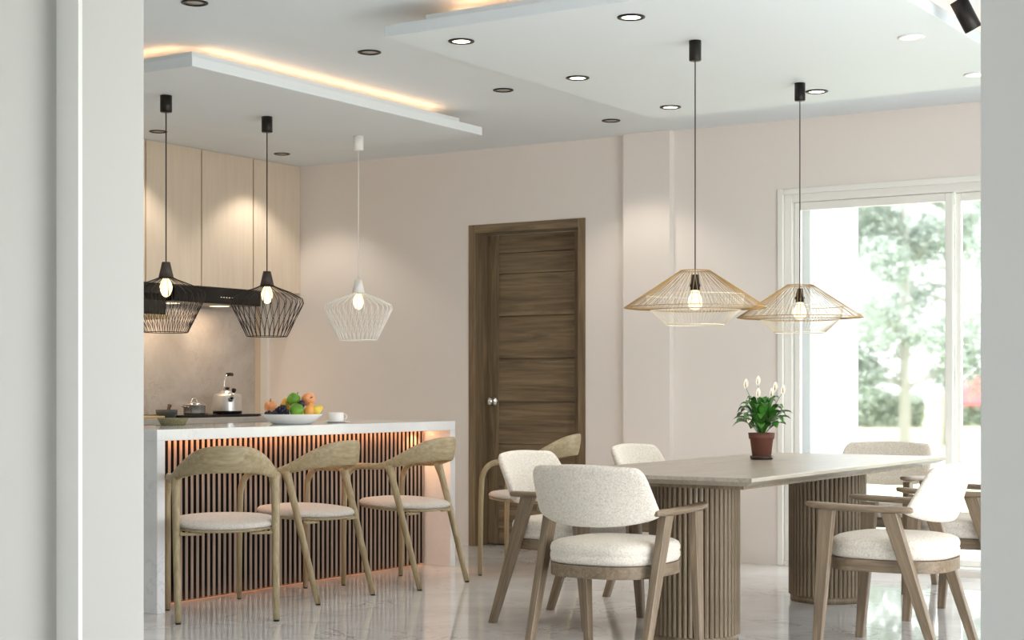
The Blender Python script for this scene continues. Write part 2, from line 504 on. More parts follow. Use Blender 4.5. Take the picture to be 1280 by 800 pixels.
# ------------------------------------------------------------------ island
IX0, IX1, IY0, IY1, IH, TH = 5.68, 8.24, 5.68, 6.42, .90, .055
isl = empty('kitchen_island', 'white marble waterfall island with a brown slatted front', 'island', ((IX0 + IX1) / 2, (IY0 + IY1) / 2, 0))
hx, hy = (IX1 - IX0) / 2, (IY1 - IY0) / 2
MB().box(-hx, hx, -hy, hy, IH - TH, IH).build('countertop', 'quartz', isl, .002)
MB().box(-hx, -hx + TH, -hy, hy, 0, IH - TH).build('side_panel', 'quartz', isl, .002)
MB().box(hx - TH, hx, -hy, hy, 0, IH - TH).build('side_panel', 'quartz', isl, .002)
MB().box(-hx + TH, hx - TH, -hy + .215, hy - .03, .05, IH - TH - .001).build('body', 'slatback', isl)
MB().box(-hx + TH, hx - TH, -hy + .25, hy - .05, 0, .0495).build('plinth', 'slatback', isl)
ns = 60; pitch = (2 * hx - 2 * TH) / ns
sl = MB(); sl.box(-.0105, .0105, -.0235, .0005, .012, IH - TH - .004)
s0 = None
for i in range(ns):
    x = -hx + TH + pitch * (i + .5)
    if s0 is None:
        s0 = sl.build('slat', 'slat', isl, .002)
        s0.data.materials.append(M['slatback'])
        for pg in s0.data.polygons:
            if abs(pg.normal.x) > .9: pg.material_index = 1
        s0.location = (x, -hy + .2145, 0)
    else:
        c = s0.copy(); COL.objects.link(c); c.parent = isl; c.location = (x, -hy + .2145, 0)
MB().box(-hx + TH + .02, hx - TH - .02, -hy + .15, -hy + .158, IH - TH - .005, IH - TH - .0006).build('led_strip', 'ledo', isl)
lamp('countertop_spot', 'SPOT', isl, (hx - TH - .14, -hy + .14, IH - TH - .004), 2.2, (1, .55, .26), .01, 2.4, .6)
MB().box(-hx + TH + .02, hx - TH - .02, -hy + .218, -hy + .248, .046, .0498).build('toe_led_strip', 'ledtoe', isl)

# ------------------------------------------------------------------ back kitchen: worktop, base units, hob, splash, wall units, hood
KY0, KY1 = 7.76, 8.31
tag(box('worktop', 'splash', None, 5.9, 9.345, KY0, KY1 - .001, .86, .90, .002), 'grey stone worktop along the kitchen wall behind the island', 'worktop')
for i in range(5):
    x0 = 6.0 + i * .66
    b = empty('base_cabinet', ['pale wood base cabinet hidden at the far left under the worktop', 'pale wood base cabinet under the left end of the worktop, behind the island', 'pale wood base cabinet under the round board and tray', 'pale wood base cabinet under the cooking pot', 'pale wood base cabinet under the kettle, nearest the corner'][i], 'cabinet', (x0 + .33, 8.04, 0), 0, 'base cabinets under the kitchen worktop')
    MB().box(-.329, .329, -.23, .265, .08, .859).build('body', 'cab', b)
    MB().box(-.32, .32, -.2, .25, 0, .0795).build('plinth', 'hood', b)
    MB().box(-.325, .325, -.25, -.2305, .09, .85).build('door', 'cab', b, .002)
sp = box('splashback', 'splash', None, 5.9, 9.33, 8.295, 8.3095, .901, 1.812)
tag(sp, 'grey veined marble splashback behind the hob', 'splashback')
tag(box('filler_panel', 'cab', None, 9.33, 9.3495, 8.235, 8.3095, .9015, 1.812), 'narrow pale wood upright at the right end of the splashback', 'panel')
tag(box('corner_post', 'trim', None, 9.325, 9.3495, 8.165, 8.2345, .9015, 1.812), 'narrow light upright strip beside the wooden filler panel', 'panel')
edges = [9.348, 8.82, 8.285, 7.752, 7.22, 6.69, 6.16]
names = ['pale veneer wall cabinet in the corner, behind the middle pendant', 'pale veneer wall cabinet between the left and middle pendant cords', 'pale veneer wall cabinet behind the leftmost pendant cord',
         'pale veneer wall cabinet mostly hidden by the left pillar', 'pale veneer wall cabinet hidden behind the left pillar, next to last', 'pale veneer wall cabinet hidden behind the left pillar, last of the row']
for i in range(6):
    x1, x0 = edges[i], edges[i + 1]
    cx = (x0 + x1) / 2; h2 = (x1 - x0) / 2
    b = empty('wall_cabinet', names[i], 'cabinet', (cx, 8.09, 1.816), 0, 'wall cabinets over the hob')
    MB().box(-h2 + .0005, h2 - .0005, -.21, .2045, 0, CZ - 1.8175).build('body', 'cab', b)
    MB().box(-h2 + .009, h2 - .001, -.23, -.2105, 0.0, CZ - 1.8175).build('door', 'cab', b, .001)
    MB().box(-h2 + .001, -h2 + .008, -.226, -.2105, 0, CZ - 1.835).build('edge_strip', 'cab_gap', b, label='thin brass edge strip')
hd = empty('extractor_hood', 'flat black extractor hood under the wall cabinets', 'hood', (8.455, 8.05, 1.70))
MB().box(-.45, .45, -.19, .2, .0, .112).build('body', 'hood', hd, .003)
MB().box(-.44, .44, -.197, -.191, .012, .09).build('glass_front', 'hob', hd)
for k in range(5):
    MB().box(.02 + k * .028, .028 + k * .028, -.1985, -.1972, .045, .049).build('control_light', 'bulbw', hd)
MB().box(-.3, -.2, -.02, .08, -.004, -.0005).build('lamp_lens', 'bulbw', hd)
MB().box(.2, .3, -.02, .08, -.004, -.0005).build('lamp_lens', 'bulbw', hd)
lamp('hood_light', 'AREA', hd, (-.25, .03, -.01), .8, (1, .72, .48), .1)
lamp('hood_light', 'AREA', hd, (.25, .03, -.01), .8, (1, .72, .48), .1)
nb = empty('niche_unit', 'dark glass fronted unit on a pale wood shelf left of the hood', 'shelf unit', (7.66, 8.07, 1.575))
MB().box(-.34, .325, -.2, .22, 0, .028).build('shelf_board', 'board', nb, .002)
MB().box(-.33, .30, -.19, .215, .0285, .2395).build('body', 'hood', nb, .002)
MB().box(-.325, .295, -.198, -.191, .033, .125).build('glass_door', 'glassdark', nb)
MB().box(-.325, .295, -.198, -.191, .13, .165).build('control_panel', 'hood', nb)
MB().box(-.325, .295, -.198, -.191, .17, .235).build('upper_panel', 'glassdark', nb)
lamp('shelf_light', 'AREA', nb, (-.1, .05, -.01), 1.2, (1, .70, .42), .4)

hb = empty('cooktop', 'black glass cooktop raised on the stone worktop', 'cooktop', (8.44, 8.01, .9005))
MB().box(-.42, .42, -.21, .21, .004, .0195).build('glass_plate', 'hob', hb, .002)
MB().box(-.40, .40, -.19, .19, 0, .0038).build('base', 'hood', hb)
for (x, y) in ((-.11, -.05), (.24, -.04), (-.25, .1), (.1, .1)):
    MB().lathe([(.085, .0197), (.085, .0205), (.080, .0205), (.080, .0197)], (x, y, 0), 24).build('burner_ring', 'stone', hb)

# pot
p = empty('cooking_pot', 'polished steel lidded pot on the left of the cooktop', 'pot', (8.33, 7.97, .9215))
MB().lathe([(.068, 0), (.075, .005), (.077, .012), (.077, .062), (.079, .064), (.076, .066), (.070, .064), (.001, .062)], n=32).build('body', 'steel', p)
MB().lathe([(.080, .0665), (.080, .069), (.06, .078), (.03, .082), (.001, .083)], n=32).build('lid', 'chrome', p)
MB().tube([(-.03 * math.cos(a) * 1.0, 0, .079 + .032 * math.sin(a)) for a in [PI * i / 12 for i in range(13)]], .0035, 6).build('lid_handle', 'chrome', p)
for s in (-1, 1):
    MB().tube([(s * .077, -.03, .052), (s * .095, -.025, .055), (s * .100, 0, .056), (s * .095, .025, .055), (s * .077, .03, .052)], .004, 6).build('side_handle', 'chrome', p)
# kettle
p = empty('kettle', 'tall polished steel kettle with black grip on the cooktop', 'kettle', (8.68, 7.98, .9215))
MB().lathe([(.095, 0), (.102, .006), (.103, .02), (.101, .125), (.098, .138), (.06, .146), (.055, .146), (.05, .158), (.03, .168), (.001, .17)], n=36).build('body', 'steel', p)
MB().lathe([(.095, .0), (.1035, .0005), (.1045, .018), (.1035, .02)], n=36, cap=False).build('base_band', 'hood', p)
MB().lathe([(.008, .168), (.016, .178), (.016, .188), (.001, .192)], n=14).build('lid_knob', 'hood', p)
sp_ = MB(); sp_.tube([(-.06, -.085, .10), (-.07, -.115, .125), (-.078, -.13, .16)], [.02, .014, .011], 10); sp_.build('spout', 'chrome', p)
MB().tube([(-.079, -.131, .158), (-.083, -.14, .175)], [.015, .016], 10).build('spout_cap', 'hood', p)
MB().tube([(-.05, -.02, .14), (-.056, -.02, .2), (-.048, -.02, .25), (-.03, -.02, .275), (.02, -.02, .285), (.03, -.02, .28)], .006, 8).build('handle_bracket', 'chrome', p)
MB().tube([(-.025, -.02, .279), (.0, -.02, .284), (.03, -.02, .281)], .0125, 10).build('grip', 'hood', p)
# mortar + pestle, boards, bowl
p = empty('mortar', 'dark grey stone mortar left of the cooktop', 'mortar', (7.93, 7.84, .9005))
MB().lathe([(.05, 0), (.055, .004), (.072, .03), (.074, .058), (.066, .058), (.05, .02), (.001, .014)], n=28).build('bowl', 'stone', p)
pe = MB(); pe.tube([(-.01, 0, .022), (.015, 0, .05), (.03, 0, .085)], [.016, .010, .014], 10)
pe = tag(pe.build('pestle', 'pestle'), 'red-brown wooden pestle leaning in the stone mortar', 'pestle'); pe.location = (7.93, 7.84, .9055)
p = MB(); p.lathe([(.001, -.008), (.095, -.008), (.1, -.004), (.1, .004), (.095, .008), (.001, .008)], n=36)
o = tag(p.build('round_board', 'board'), 'round pale wooden board leaning on the splashback at the far left', 'cutting board'); o.location = (8.0, 8.255, 1.003); o.rotation_euler = (math.radians(80), 0, 0)
tag(box('wooden_tray', 'board', None, 7.45, 7.855, 7.78, 7.98, .9005, .918, .003), 'small pale wooden tray on the worktop left of the mortar', 'tray')
o = MB(); o.lathe([(.062, 0), (.066, .003), (.084, .036), (.086, .040), (.080, .040), (.062, .010), (.001, .008)], n=32)
o = tag(o.build('olive_bowl', 'olive'), 'shallow olive green speckled bowl at the back left of the island', 'bowl'); o.location = (6.42, 6.30, IH + .0005)

# ------------------------------------------------------------------ fruit bowl and cup
BX, BY = 7.05, 5.99
o = MB(); o.lathe([(.10, 0), (.115, .002), (.175, .052), (.178, .056), (.172, .056), (.11, .010), (.001, .008)], n=48)
o = tag(o.build('fruit_bowl', 'porcelain'), 'wide white porcelain bowl of fruit on the island', 'bowl'); o.location = (BX, BY, IH + .0005)
Rv = Vector((math.sin(YAW), -math.cos(YAW), 0)); Fv = Vector((math.cos(YAW), math.sin(YAW), 0))
DB = Vector((BX, BY, 0)).dot(Fv)
def fpos(px, py, dd=0):
    D = DB + dd; p_ = Fv * D + Rv * ((px - 640) / 2012 * D); p_.z = 1.1 + (486 - py) * D / 2012; return p_
def fruit(px, py, r, name, mt, label, dd=0, prof=None, rot=(0, 0, 0), stem=True, grp=None):
    prof = prof or [(.001, -.92), (.3, -1.0), (.65, -.85), (.95, -.35), (1, 0), (.93, .45), (.68, .82), (.35, .95), (.12, .86), (.001, .82)]
    t = empty(name, label, 'fruit', fpos(px, py, dd), 0, grp); t.rotation_euler = rot
    MB().lathe([(a * r, b * r) for a, b in prof], n=20).build('flesh', mt, t)
    if stem:
        MB().tube([(0, 0, r * .8), (.003, 0, r * 1.05), (.008, .002, r * 1.3)], .0022, 6).build('stem', 'rubber', t)
    return t
PEAR = [(.001, -.95), (.35, -1.0), (.75, -.8), (.98, -.3), (.95, .15), (.7, .6), (.5, 1.0), (.42, 1.25), (.25, 1.42), (.001, 1.45)]
fruit(338, 508.5, .036, 'peach', 'peach', 'orange-pink peach at the left rim of the fruit bowl', .03, rot=(.2, -.3, 0))
fruit(356, 508, .033, 'pear', 'pear', 'golden pear behind the grapes', .06, PEAR, (.0, .1, 0))
fruit(367, 499.5, .0385, 'green_apple', 'apple', 'green apple on top of the pile', .02, rot=(.5, .2, .4), grp=None)
fruit(370.8, 513, .0405, 'green_apple', 'apple', 'green apple low at the front of the bowl', -.075, rot=(.2, .1, 1))
fruit(385.5, 499.2, .0405, 'peach', 'peach', 'large pale orange peach on top of the pile at the right', .02, rot=(1.3, .2, -.6))
fruit(386.5, 513.5, .031, 'orange_pear', 'orange', 'orange-yellow pear between green apple and yellow fruit', -.05, PEAR, (.1, .35, 0))
fruit(395, 513, .031, 'yellow_pear', 'lemon', 'yellow pear at the right rim with a long stem', .05, PEAR, (.2, 1.1, -.3))
fruit(377, 505, .0215, 'plum', 'plum', 'dark purple plum wedged between apples and peach', -.055, stem=False)
fruit(352, 516, .034, 'orange', 'orange', 'orange buried under the grapes', .02, stem=False)
fruit(372, 517.5, .034, 'orange', 'orange', 'orange hidden under the green apple', .06, stem=False)
gr = empty('grape_bunch', 'bunch of dark blue grapes hanging over the left rim', 'fruit', fpos(350, 512, -.09))
gm = MB(); gm.lathe([(.0115 * math.sin(PI * i / 8) + .0003, -.0125 * math.cos(PI * i / 8)) for i in range(9)], n=12)
g0 = None; rnd = random.Random(3)
for (px, py) in [(333, 517), (336.5, 515.5), (339.5, 517.5), (343, 515.5), (346, 512.5), (345, 517), (349, 510.5), (349.5, 515), (352.5, 508.5), (353, 513), (352, 517.5), (356, 511), (356.5, 515.5), (359, 514), (359.5, 517.5), (341, 518), (348, 518), (355.5, 508.5), (334, 518.5)]:
    q = fpos(px, py, -.085 + rnd.uniform(-.012, .012)) - gr.location
    if g0 is None:
        g0 = gm.build('grape', 'grape', gr); g0.location = q
    else:
        c = g0.copy(); COL.objects.link(c); c.parent = gr; c.location = q
MB().tube([(.0, 0, .012), (.02, .01, .022), (.05, .02, .018)], .0018, 6).build('stalk', 'bark', gr)
CX, CY = 7.50, 6.03
o = tag(MB().lathe([(.05, 0), (.055, .002), (.083, .007), (.084, .009), (.055, .0045), (.001, .004)], n=36).build('saucer', 'porcelain'), 'white saucer under the coffee cup on the island', 'saucer'); o.location = (CX, CY, IH + .0005)
p = empty('coffee_cup', 'white straight-sided coffee cup right of the fruit bowl', 'cup', (CX, CY, IH + .0052))
MB().lathe([(.034, 0), (.043, .003), (.046, .012), (.047, .054), (.044, .054), (.042, .012), (.001, .008)], n=32).build('body', 'porcelain', p)
hpt = [Rv * (.045 + .017 * math.sin(a)) + Vector((0, 0, .029 + .016 * math.cos(a))) for a in [PI * i / 10 for i in range(11)]]
MB().tube(hpt, .0035, 8).build('handle', 'porcelain', p)

# ------------------------------------------------------------------ pendants
def bulb_long(parent, z, r=.03, ln=.11, mt='bulb'):
    MB().lathe([(.012, 0), (.014, -.008), (r * .75, -.03), (r, -.055), (r * .93, -.075), (r * .6, -.1), (r * .3, -.108), (.001, -.11)], (0, 0, z), 18).build('bulb', mt, parent)

def cage_pendant(loc, wiremat, capmat, canmat, cordmat, label):
    t = empty('cage_pendant', label, 'pendant lamp', loc, 0, 'wire cage pendants over the island')
    top = 0.0
    MB().lathe([(.031, -.0005), (.031, -.086), (.028, -.088), (.001, -.088)], n=24).build('canopy', canmat, t)
    MB().tube([(0, 0, -.087), (0, 0, -.874)], .0032, 8).build('cord', cordmat, t)
    MB().lathe([(.001, -.872), (.021, -.872), (.041, -.960), (.036, -.960), (.001, -.955)], n=24).build('cap', capmat, t)
    bulb_long(t, -.945, .033)
    n = 30; zc, zt, zr, zb = -.952, -.962, -1.032, -1.24; rc, rr, rb = .036, .212, .113
    w_ = MB()
    for i in range(n):
        a0 = 2 * PI * i / n
        for s in (-1, 1):
            if s == -1: pts = [(rc, zc, a0), (rc + .02, zt, a0), (rr * .62, zt - .028, a0), (rr - .012, zr + .006, a0)]
            else: pts = []
            if s == 1: start = [(rr - .012, zr + .006, a0)]
            else: start = []
            P = pts + start
            for k in range(1, 11):
                q = k / 10
                r_ = rr + (rb - rr) * max(0, (q - .04)) / .96
                sm = q * q * (3 - 2 * q)
                a = a0 + s * (2 * PI / n) * 1.0 * sm
                P.append((r_, zr + (zb - zr) * q, a))
            w_.tube([(r_ * math.cos(a), r_ * math.sin(a), z) for r_, z, a in P], .0019 if wiremat == 'whitemetal' else .0015, 5)
    w_.build('wire_cage', wiremat, t)
    for (r_, z) in ((rb, zb), (.040, zc - .004)):
        MB().rings([[((r_ + .0022 * math.cos(b)) * math.cos(a), (r_ + .0022 * math.cos(b)) * math.sin(a), z + .0022 * math.sin(b)) for b in [2 * PI * j / 6 for j in range(6)]] for a in [2 * PI * k / 40 for k in range(40)]], closed=True).build('ring', wiremat, t)
    lamp('pendant_light', 'POINT', t, (0, 0, -1.0), 6, (1, .84, .66), .03)
    return t
zp = 2.635
cage_pendant((6.125, 6.06, zp), 'bronze', 'darkcap', 'black', 'blackcord', 'dark wire cage pendant nearest the left pillar')
cage_pendant((6.912, 6.055, zp), 'bronze', 'darkcap', 'black', 'blackcord', 'dark wire cage pendant over the middle of the island')
cage_pendant((7.735, 6.047, zp), 'whitemetal', 'whitemetal', 'whitemetal', 'whitemetal', 'white wire cage pendant over the right end of the island')

def hat_pendant(loc, label):
    t = empty('hat_pendant', label, 'pendant lamp', loc, 0, 'gold wire pendants over the dining table')
    MB().lathe([(.027, -.0005), (.027, -.086), (.025, -.089), (.001, -.089)], n=24).build('canopy', 'black', t)
    MB().tube([(0, 0, -.088), (0, 0, -1.035)], .0028, 8).build('cord', 'blackcord', t)
    so = MB(); so.lathe([(.001, -1.03), (.015, -1.032), (.020, -1.07), (.026, -1.078), (.026, -1.084), (.021, -1.086), (.021, -1.10), (.001, -1.10)], n=16)
    so.build('socket', 'black', t)
    MB().lathe([(.014, -1.099), (.018, -1.112), (.031, -1.135), (.034, -1.152), (.031, -1.17), (.018, -1.184), (.001, -1.188)], n=20).build('bulb', 'bulbw', t)
    zt, zr, zb = -1.014, -1.177, -1.253
    g = MB(); n = 76
    for i in range(n):
        a = 2 * PI * i / n; a2 = a + .10 * (1 if i % 2 else -1)
        c, s, c2, s2 = math.cos(a), math.sin(a), math.cos(a2), math.sin(a2)
        g.tube([(.066 * c, .066 * s, zt), (.314 * c2, .314 * s2, zr)], .00105, 4)
    for i in range(72):
        a = 2 * PI * i / 72; a2 = a + .05
        g.tube([(.314 * math.cos(a), .314 * math.sin(a), zr), (.20 * math.cos(a2), .20 * math.sin(a2), zr - .010)], .0008, 3)
    g.build('wire_brim', 'gold', t)
    g = MB()
    for i in range(80):
        a = 2 * PI * i / 80
        g.tube([(.216 * math.cos(a), .216 * math.sin(a), -1.122), (.205 * math.cos(a), .205 * math.sin(a), zr - .004), (.127 * math.cos(a), .127 * math.sin(a), zb)], .0009, 4)
    g.build('wire_basket', 'goldw', t, label='cream white inner wire basket')
    for (r_, z, mt) in ((.066, zt, 'gold'), (.314, zr, 'gold'), (.216, -1.122, 'goldw'), (.2, zr - .010, 'gold'), (.127, zb, 'goldw')):
        MB().rings([[((r_ + .002 * math.cos(b)) * math.cos(a), (r_ + .002 * math.cos(b)) * math.sin(a), z + .002 * math.sin(b)) for b in [2 * PI * j / 6 for j in range(6)]] for a in [2 * PI * k / 56 for k in range(56)]], closed=True).build('ring', mt, t)
    lamp('pendant_light', 'POINT', t, (0, 0, -1.15), 2, (1, .8, .58), .03)
    return t
hat_pendant((6.417, 3.14, zp), 'gold wire hat-shaped pendant over the near half of the dining table')
hat_pendant((7.592, 3.133, zp), 'gold wire hat-shaped pendant nearer the window, over the plant')

# ------------------------------------------------------------------ dining table
TX, TY, TZ = 7.118, 3.13, .745
tb = empty('dining_table', 'long grey-brown wooden dining table on two fluted drum legs', 'table', (TX, TY, 0))
ax, ay = 1.243, .503
mb = MB()
def rect(hx_, hy_, z): return [(-hx_, -hy_, z), (hx_, -hy_, z), (hx_, hy_, z), (-hx_, hy_, z)]
mb.rings([rect(ax - .045, ay - .045, TZ - .036), rect(ax, ay, TZ - .016), rect(ax, ay, TZ)], smooth=False)
mb.build('tabletop', 'table_top', tb, .0015)
MB().box(-ax + .12, ax - .12, -ay + .09, ay - .09, TZ - .054, TZ - .0365).build('underframe', 'table_slat', tb)
sb = MB(); a_ = .0105
sb.rings([[(.187, -a_, z), (.197, -a_ * .75, z), (.2, 0, z), (.197, a_ * .75, z), (.187, a_, z)] for z in (.034, TZ - .0545)], smooth=False)
s1 = None
for x in (6.39 - TX, 7.955 - TX):
    co = MB().lathe([(.186, .001), (.186, TZ - .0545)], n=50).build('pedestal', 'slatback', tb); co.location = (x, 0, 0)
    MB().lathe([(.191, .0), (.191, .032), (.188, .0335)], n=50).build('base_ring', 'table_slat', co)
    for i in range(52):
        a = 2 * PI * i / 52
        if s1 is None:
            s1 = sb.build('slat', 'table_slat', co); c = s1
        else:
            c = s1.copy(); COL.objects.link(c); c.parent = co
        c.rotation_euler = (0, 0, a)

# potted peace lily
PX, PY = 7.50, 3.30
o = tag(MB().lathe([(.05, 0), (.057, .003), (.059, .018), (.055, .018), (.05, .006), (.001, .005)], n=30).build('plant_saucer', 'saucer'), 'dark brown saucer under the potted plant on the table', 'saucer')
o.location = (PX, PY, TZ + .0005)
pl = empty('peace_lily', 'potted peace lily with white blooms in a brown terracotta pot', 'plant', (PX, PY, TZ + .0068))
MB().lathe([(.042, 0), (.046, .002), (.058, .095), (.064, .098), (.067, .127), (.060, .127), (.056, .1), (.001, .1)], n=32).build('pot', 'terra', pl)
MB().lathe([(.056, .1002), (.05, .114), (.001, .117)], n=20).build('soil', 'soil', pl)
def leaf(yaw, reach, up, width, droop, name='leaf'):
    mb = MB(); n = 9; pts = []
    cy, sy = math.cos(yaw), math.sin(yaw)
    for i in range(n):
        q = i / (n - 1)
        r_ = .012 + reach * q; z = .112 + up * math.sin(q * PI * .62) / math.sin(PI * .62) - droop * q * q
        wd = 0.003 if q < .28 else width * math.sin(PI * min(1, (q - .22) / .78)) ** .75 + .0015
        pts.append((r_, z, wd))
    vs = []
    for r_, z, wd in pts:
        for s, dz in ((-1, .35), (0, 0), (1, .35)):
            vs.append((r_ * cy - s * wd * sy, r_ * sy + s * wd * cy, z + dz * wd))
    fs = []
    for i in range(n - 1):
        for k in (0, 1):
            a = i * 3 + k; fs.append((a, a + 1, a + 4, a + 3))
    mb.add(vs, fs, True)
    return mb.build(name, 'leaf', pl)
rl = random.Random(11)
for i in range(14): leaf(2 * PI * i / 14 + rl.uniform(-.15, .15), rl.uniform(.135, .165), rl.uniform(.06, .12), rl.uniform(.024, .030), rl.uniform(.0, .05))
for i in range(14): leaf(2 * PI * (i + .5) / 14 + rl.uniform(-.2, .2), rl.uniform(.09, .13), rl.uniform(.11, .18), rl.uniform(.020, .026), rl.uniform(.01, .04))
for i in range(12): leaf(2 * PI * i / 12 + rl.uniform(-.2, .2), rl.uniform(.03, .08), rl.uniform(.14, .19), rl.uniform(.019, .024), rl.uniform(-.01, .02))
for (lx, hz, dd) in ((-.080, .27, .01), (-.020, .285, 0), (-.024, .225, -.03), (.070, .255, .02), (.045, .225, -.02), (.105, .24, -.01), (-.075, .10, -.06)):
    base = Vector((0, 0, .11)); tip = Rv * lx + Fv * dd + Vector((0, 0, hz + .09))
    mid = (base + tip) / 2 - Rv * (lx * .18)
    st_ = MB().tube([base, mid, tip], .0016, 6).build('flower_stalk', 'stem', pl)
    # spathe: cupped white bract
    vs, fs = [], []
    for i in range(8):
        q = i / 7; wd = .012 * math.sin(PI * min(1, q * .97 + .03)) ** .8 + .0006
        for s, dz in ((-1, .006), (0, 0), (1, .006)):
            pnt = tip + Vector((0, 0, -.012 + .052 * q)) + Rv * (s * wd + .004 * math.sin(q * 2)) - Fv * (dz * math.sin(PI * q))
            vs.append(pnt)
        if i < 7:
            a = i * 3; fs += [(a, a + 1, a + 4, a + 3), (a + 1, a + 2, a + 5, a + 4)]
    b = MB(); b.add(vs, fs, True); b.build('spathe', 'spathe', st_)
    MB().tube([tip - Fv * .004, tip - Fv * .005 + Vector((0, 0, .024))], [.0032, .0022], 8).build('spadix', 'spadix', st_)

# ------------------------------------------------------------------ upholstered armchairs (local frame: +y = facing)
def armchair(loc, facing, label):
    t = empty('armchair', label, 'armchair', loc, math.radians(facing - 90), 'cream armchairs around the dining table')
    # seat cushion
    def plan(a, k, e=3.0, rx=.243, ry=.25):
        x, y = math.cos(a), math.sin(a)
        x = math.copysign(abs(x) ** (2 / e), x) * rx * k; y = math.copysign(abs(y) ** (2 / e), y) * ry * k
        x *= 1 - .10 * max(0, -y / ry) ** 2
        return x, y
    n = 48; prof = [(.93, .400), (.975, .404), (1.0, .418), (1.0, .436), (.985, .441), (1.0, .447), (1.0, .462), (.975, .476), (.90, .486), (.72, .494), (.4, .499), (.02, .5)]
    MB().rings([[plan(2 * PI * i / n, k) + (z,) for i in range(n)] for k, z in prof]).build('seat_cushion', 'boucle', t)
    pr = [(.90, .348), (1.0, .350), (1.0, .399), (.97, .3995)]
    MB().rings([[plan(2 * PI * i / n, k, 3.2, .236, .248) + (z,) for i in range(n)] for k, z in pr], smooth=False).build('seat_frame', 'wood_armx', t)
    # legs
    for s in (-1, 1):
        def leg(b, tp, hb, ht, nm='leg'):
            B, T = Vector(b), Vector(tp); ln = (T - B).length
            tilt = (T - B).normalized()
            q_ = Vector((0, 0, 1)).rotation_difference(tilt); qi = q_.inverted()
            def plane(z, hx_, hy_):       # horizontal cut, expressed in the leg's own frame
                c = B + (T - B) * (z / (T.z - B.z)); out = []
                ch_ = .004
                for x_, y_ in ((-hx_ + ch_, -hy_), (hx_ - ch_, -hy_), (hx_, -hy_ + ch_), (hx_, hy_ - ch_), (hx_ - ch_, hy_), (-hx_ + ch_, hy_), (-hx_, hy_ - ch_), (-hx_, -hy_ + ch_)):
                    out.append(qi @ (c + Vector((x_, y_, 0)) - B))
                return out
            mb = MB(); mb.rings([plane(0, *hb), plane(T.z - B.z, *ht)], smooth=False)
            o = mb.build(nm, 'wood_arm', t); o.location = B; o.rotation_mode = 'QUATERNION'; o.rotation_quaternion = q_
            return o
        leg((s * .262, .25, 0), (s * .265, .205, .600), (.0155, .018), (.019, .034))
        leg((s * .262, -.26, 0), (s * .265, -.060, .600), (.0155, .018), (.019, .034))
        # armrest
        secs = []
        path = [(.262, .300, .622, .006, .005), (.266, .293, .620, .016, .010), (.272, .26, .617, .024, .0135), (.278, .19, .614, .029, .0145), (.281, .08, .610, .027, .0145),
                (.278, -.04, .608, .022, .0145), (.272, -.11, .608, .018, .0145), (.266, -.150, .608, .015, .013), (.264, -.158, .608, .010, .008)]
        for x, y, z, a, b in path: secs.append(((s * x, y, z + .003), (s * a, 0, 0), (0, 0, b)))
        mb = MB(); mb.loft(secs, 16, 2.6); mb.build('armrest', 'wood_armx', t)
    # wrap-around back
    U, V_ = 37, 25; th = .0195
    def surf(u, v):
        w_ = .252 + .024 * (1 - v)
        e = abs(u) ** 2
        cr = 1 - .12 * (1 - math.sqrt(max(0, 1 - (max(0, v - .72) / .28) ** 2))) - .05 * (1 - math.sqrt(max(0, 1 - (max(0, .15 - v) / .15) ** 2)))
        x = w_ * u * cr
        y = -(.225 + .065 * v) + e * (.105 - .050 * v)
        zb = .552 + .045 * abs(u) ** 2.6; zt = .802 - .012 * u * u
        return Vector((x, y, zb + (zt - zb) * v))
    fr, bk = [], []
    for j in range(V_):
        for i in range(U):
            uu = -math.cos(PI * i / (U - 1)); vv = .5 - .5 * math.cos(PI * j / (V_ - 1))
            c = surf(uu, vv)
            du = surf(min(1, uu + .02), vv) - surf(max(-1, uu - .02), vv); dv = surf(uu, min(1, vv + .02)) - surf(uu, max(0, vv - .02))
            nn = du.cross(dv).normalized()
            tt = th * (max(0, 1 - abs(uu) ** 16)) ** .5 * (max(0, 1 - abs(2 * vv - 1) ** 10)) ** .5
            fr.append(c + nn * tt); bk.append(c - nn * tt)
    fs = []
    K = U * V_
    for j in range(V_ - 1):
        for i in range(U - 1):
            a = j * U + i
            fs.append((a, a + 1, a + U + 1, a + U)); fs.append((K + a, K + a + U, K + a + U + 1, K + a + 1))
    mb = MB(); mb.add(fr + bk, fs, True)
    o = mb.build('backrest', 'boucle', t)
    bm = bmesh.new(); bm.from_mesh(o.data); bmesh.ops.remove_doubles(bm, verts=bm.verts, dist=.0004); bmesh.ops.recalc_face_normals(bm, faces=bm.faces); bm.to_mesh(o.data); bm.free()
    for pg in o.data.polygons: pg.use_smooth = True
    return t
ch = armchair((5.765, 3.185, 0), .5, 'cream armchair at the near end of the table, seen from behind')
def chair2(loc, facing, label): return dup(ch, loc, math.radians(facing - 90), label)
chair2((6.58, 2.284, 0), 90.8, 'cream armchair at the right, seen side-on before the far fluted table leg')
chair2((7.70, 2.28, 0), 90, 'cream armchair half hidden behind another and cut off by the right pillar')
chair2((6.593, 3.892, 0), -89.9, 'cream armchair on the door side of the table, behind the near end armchair')
chair2((7.71, 3.905, 0), -90, 'cream armchair on the door side of the table, only its back showing above the top')
chair2((8.65, 3.13, 0), 180, 'cream armchair at the far end of the table before the window')

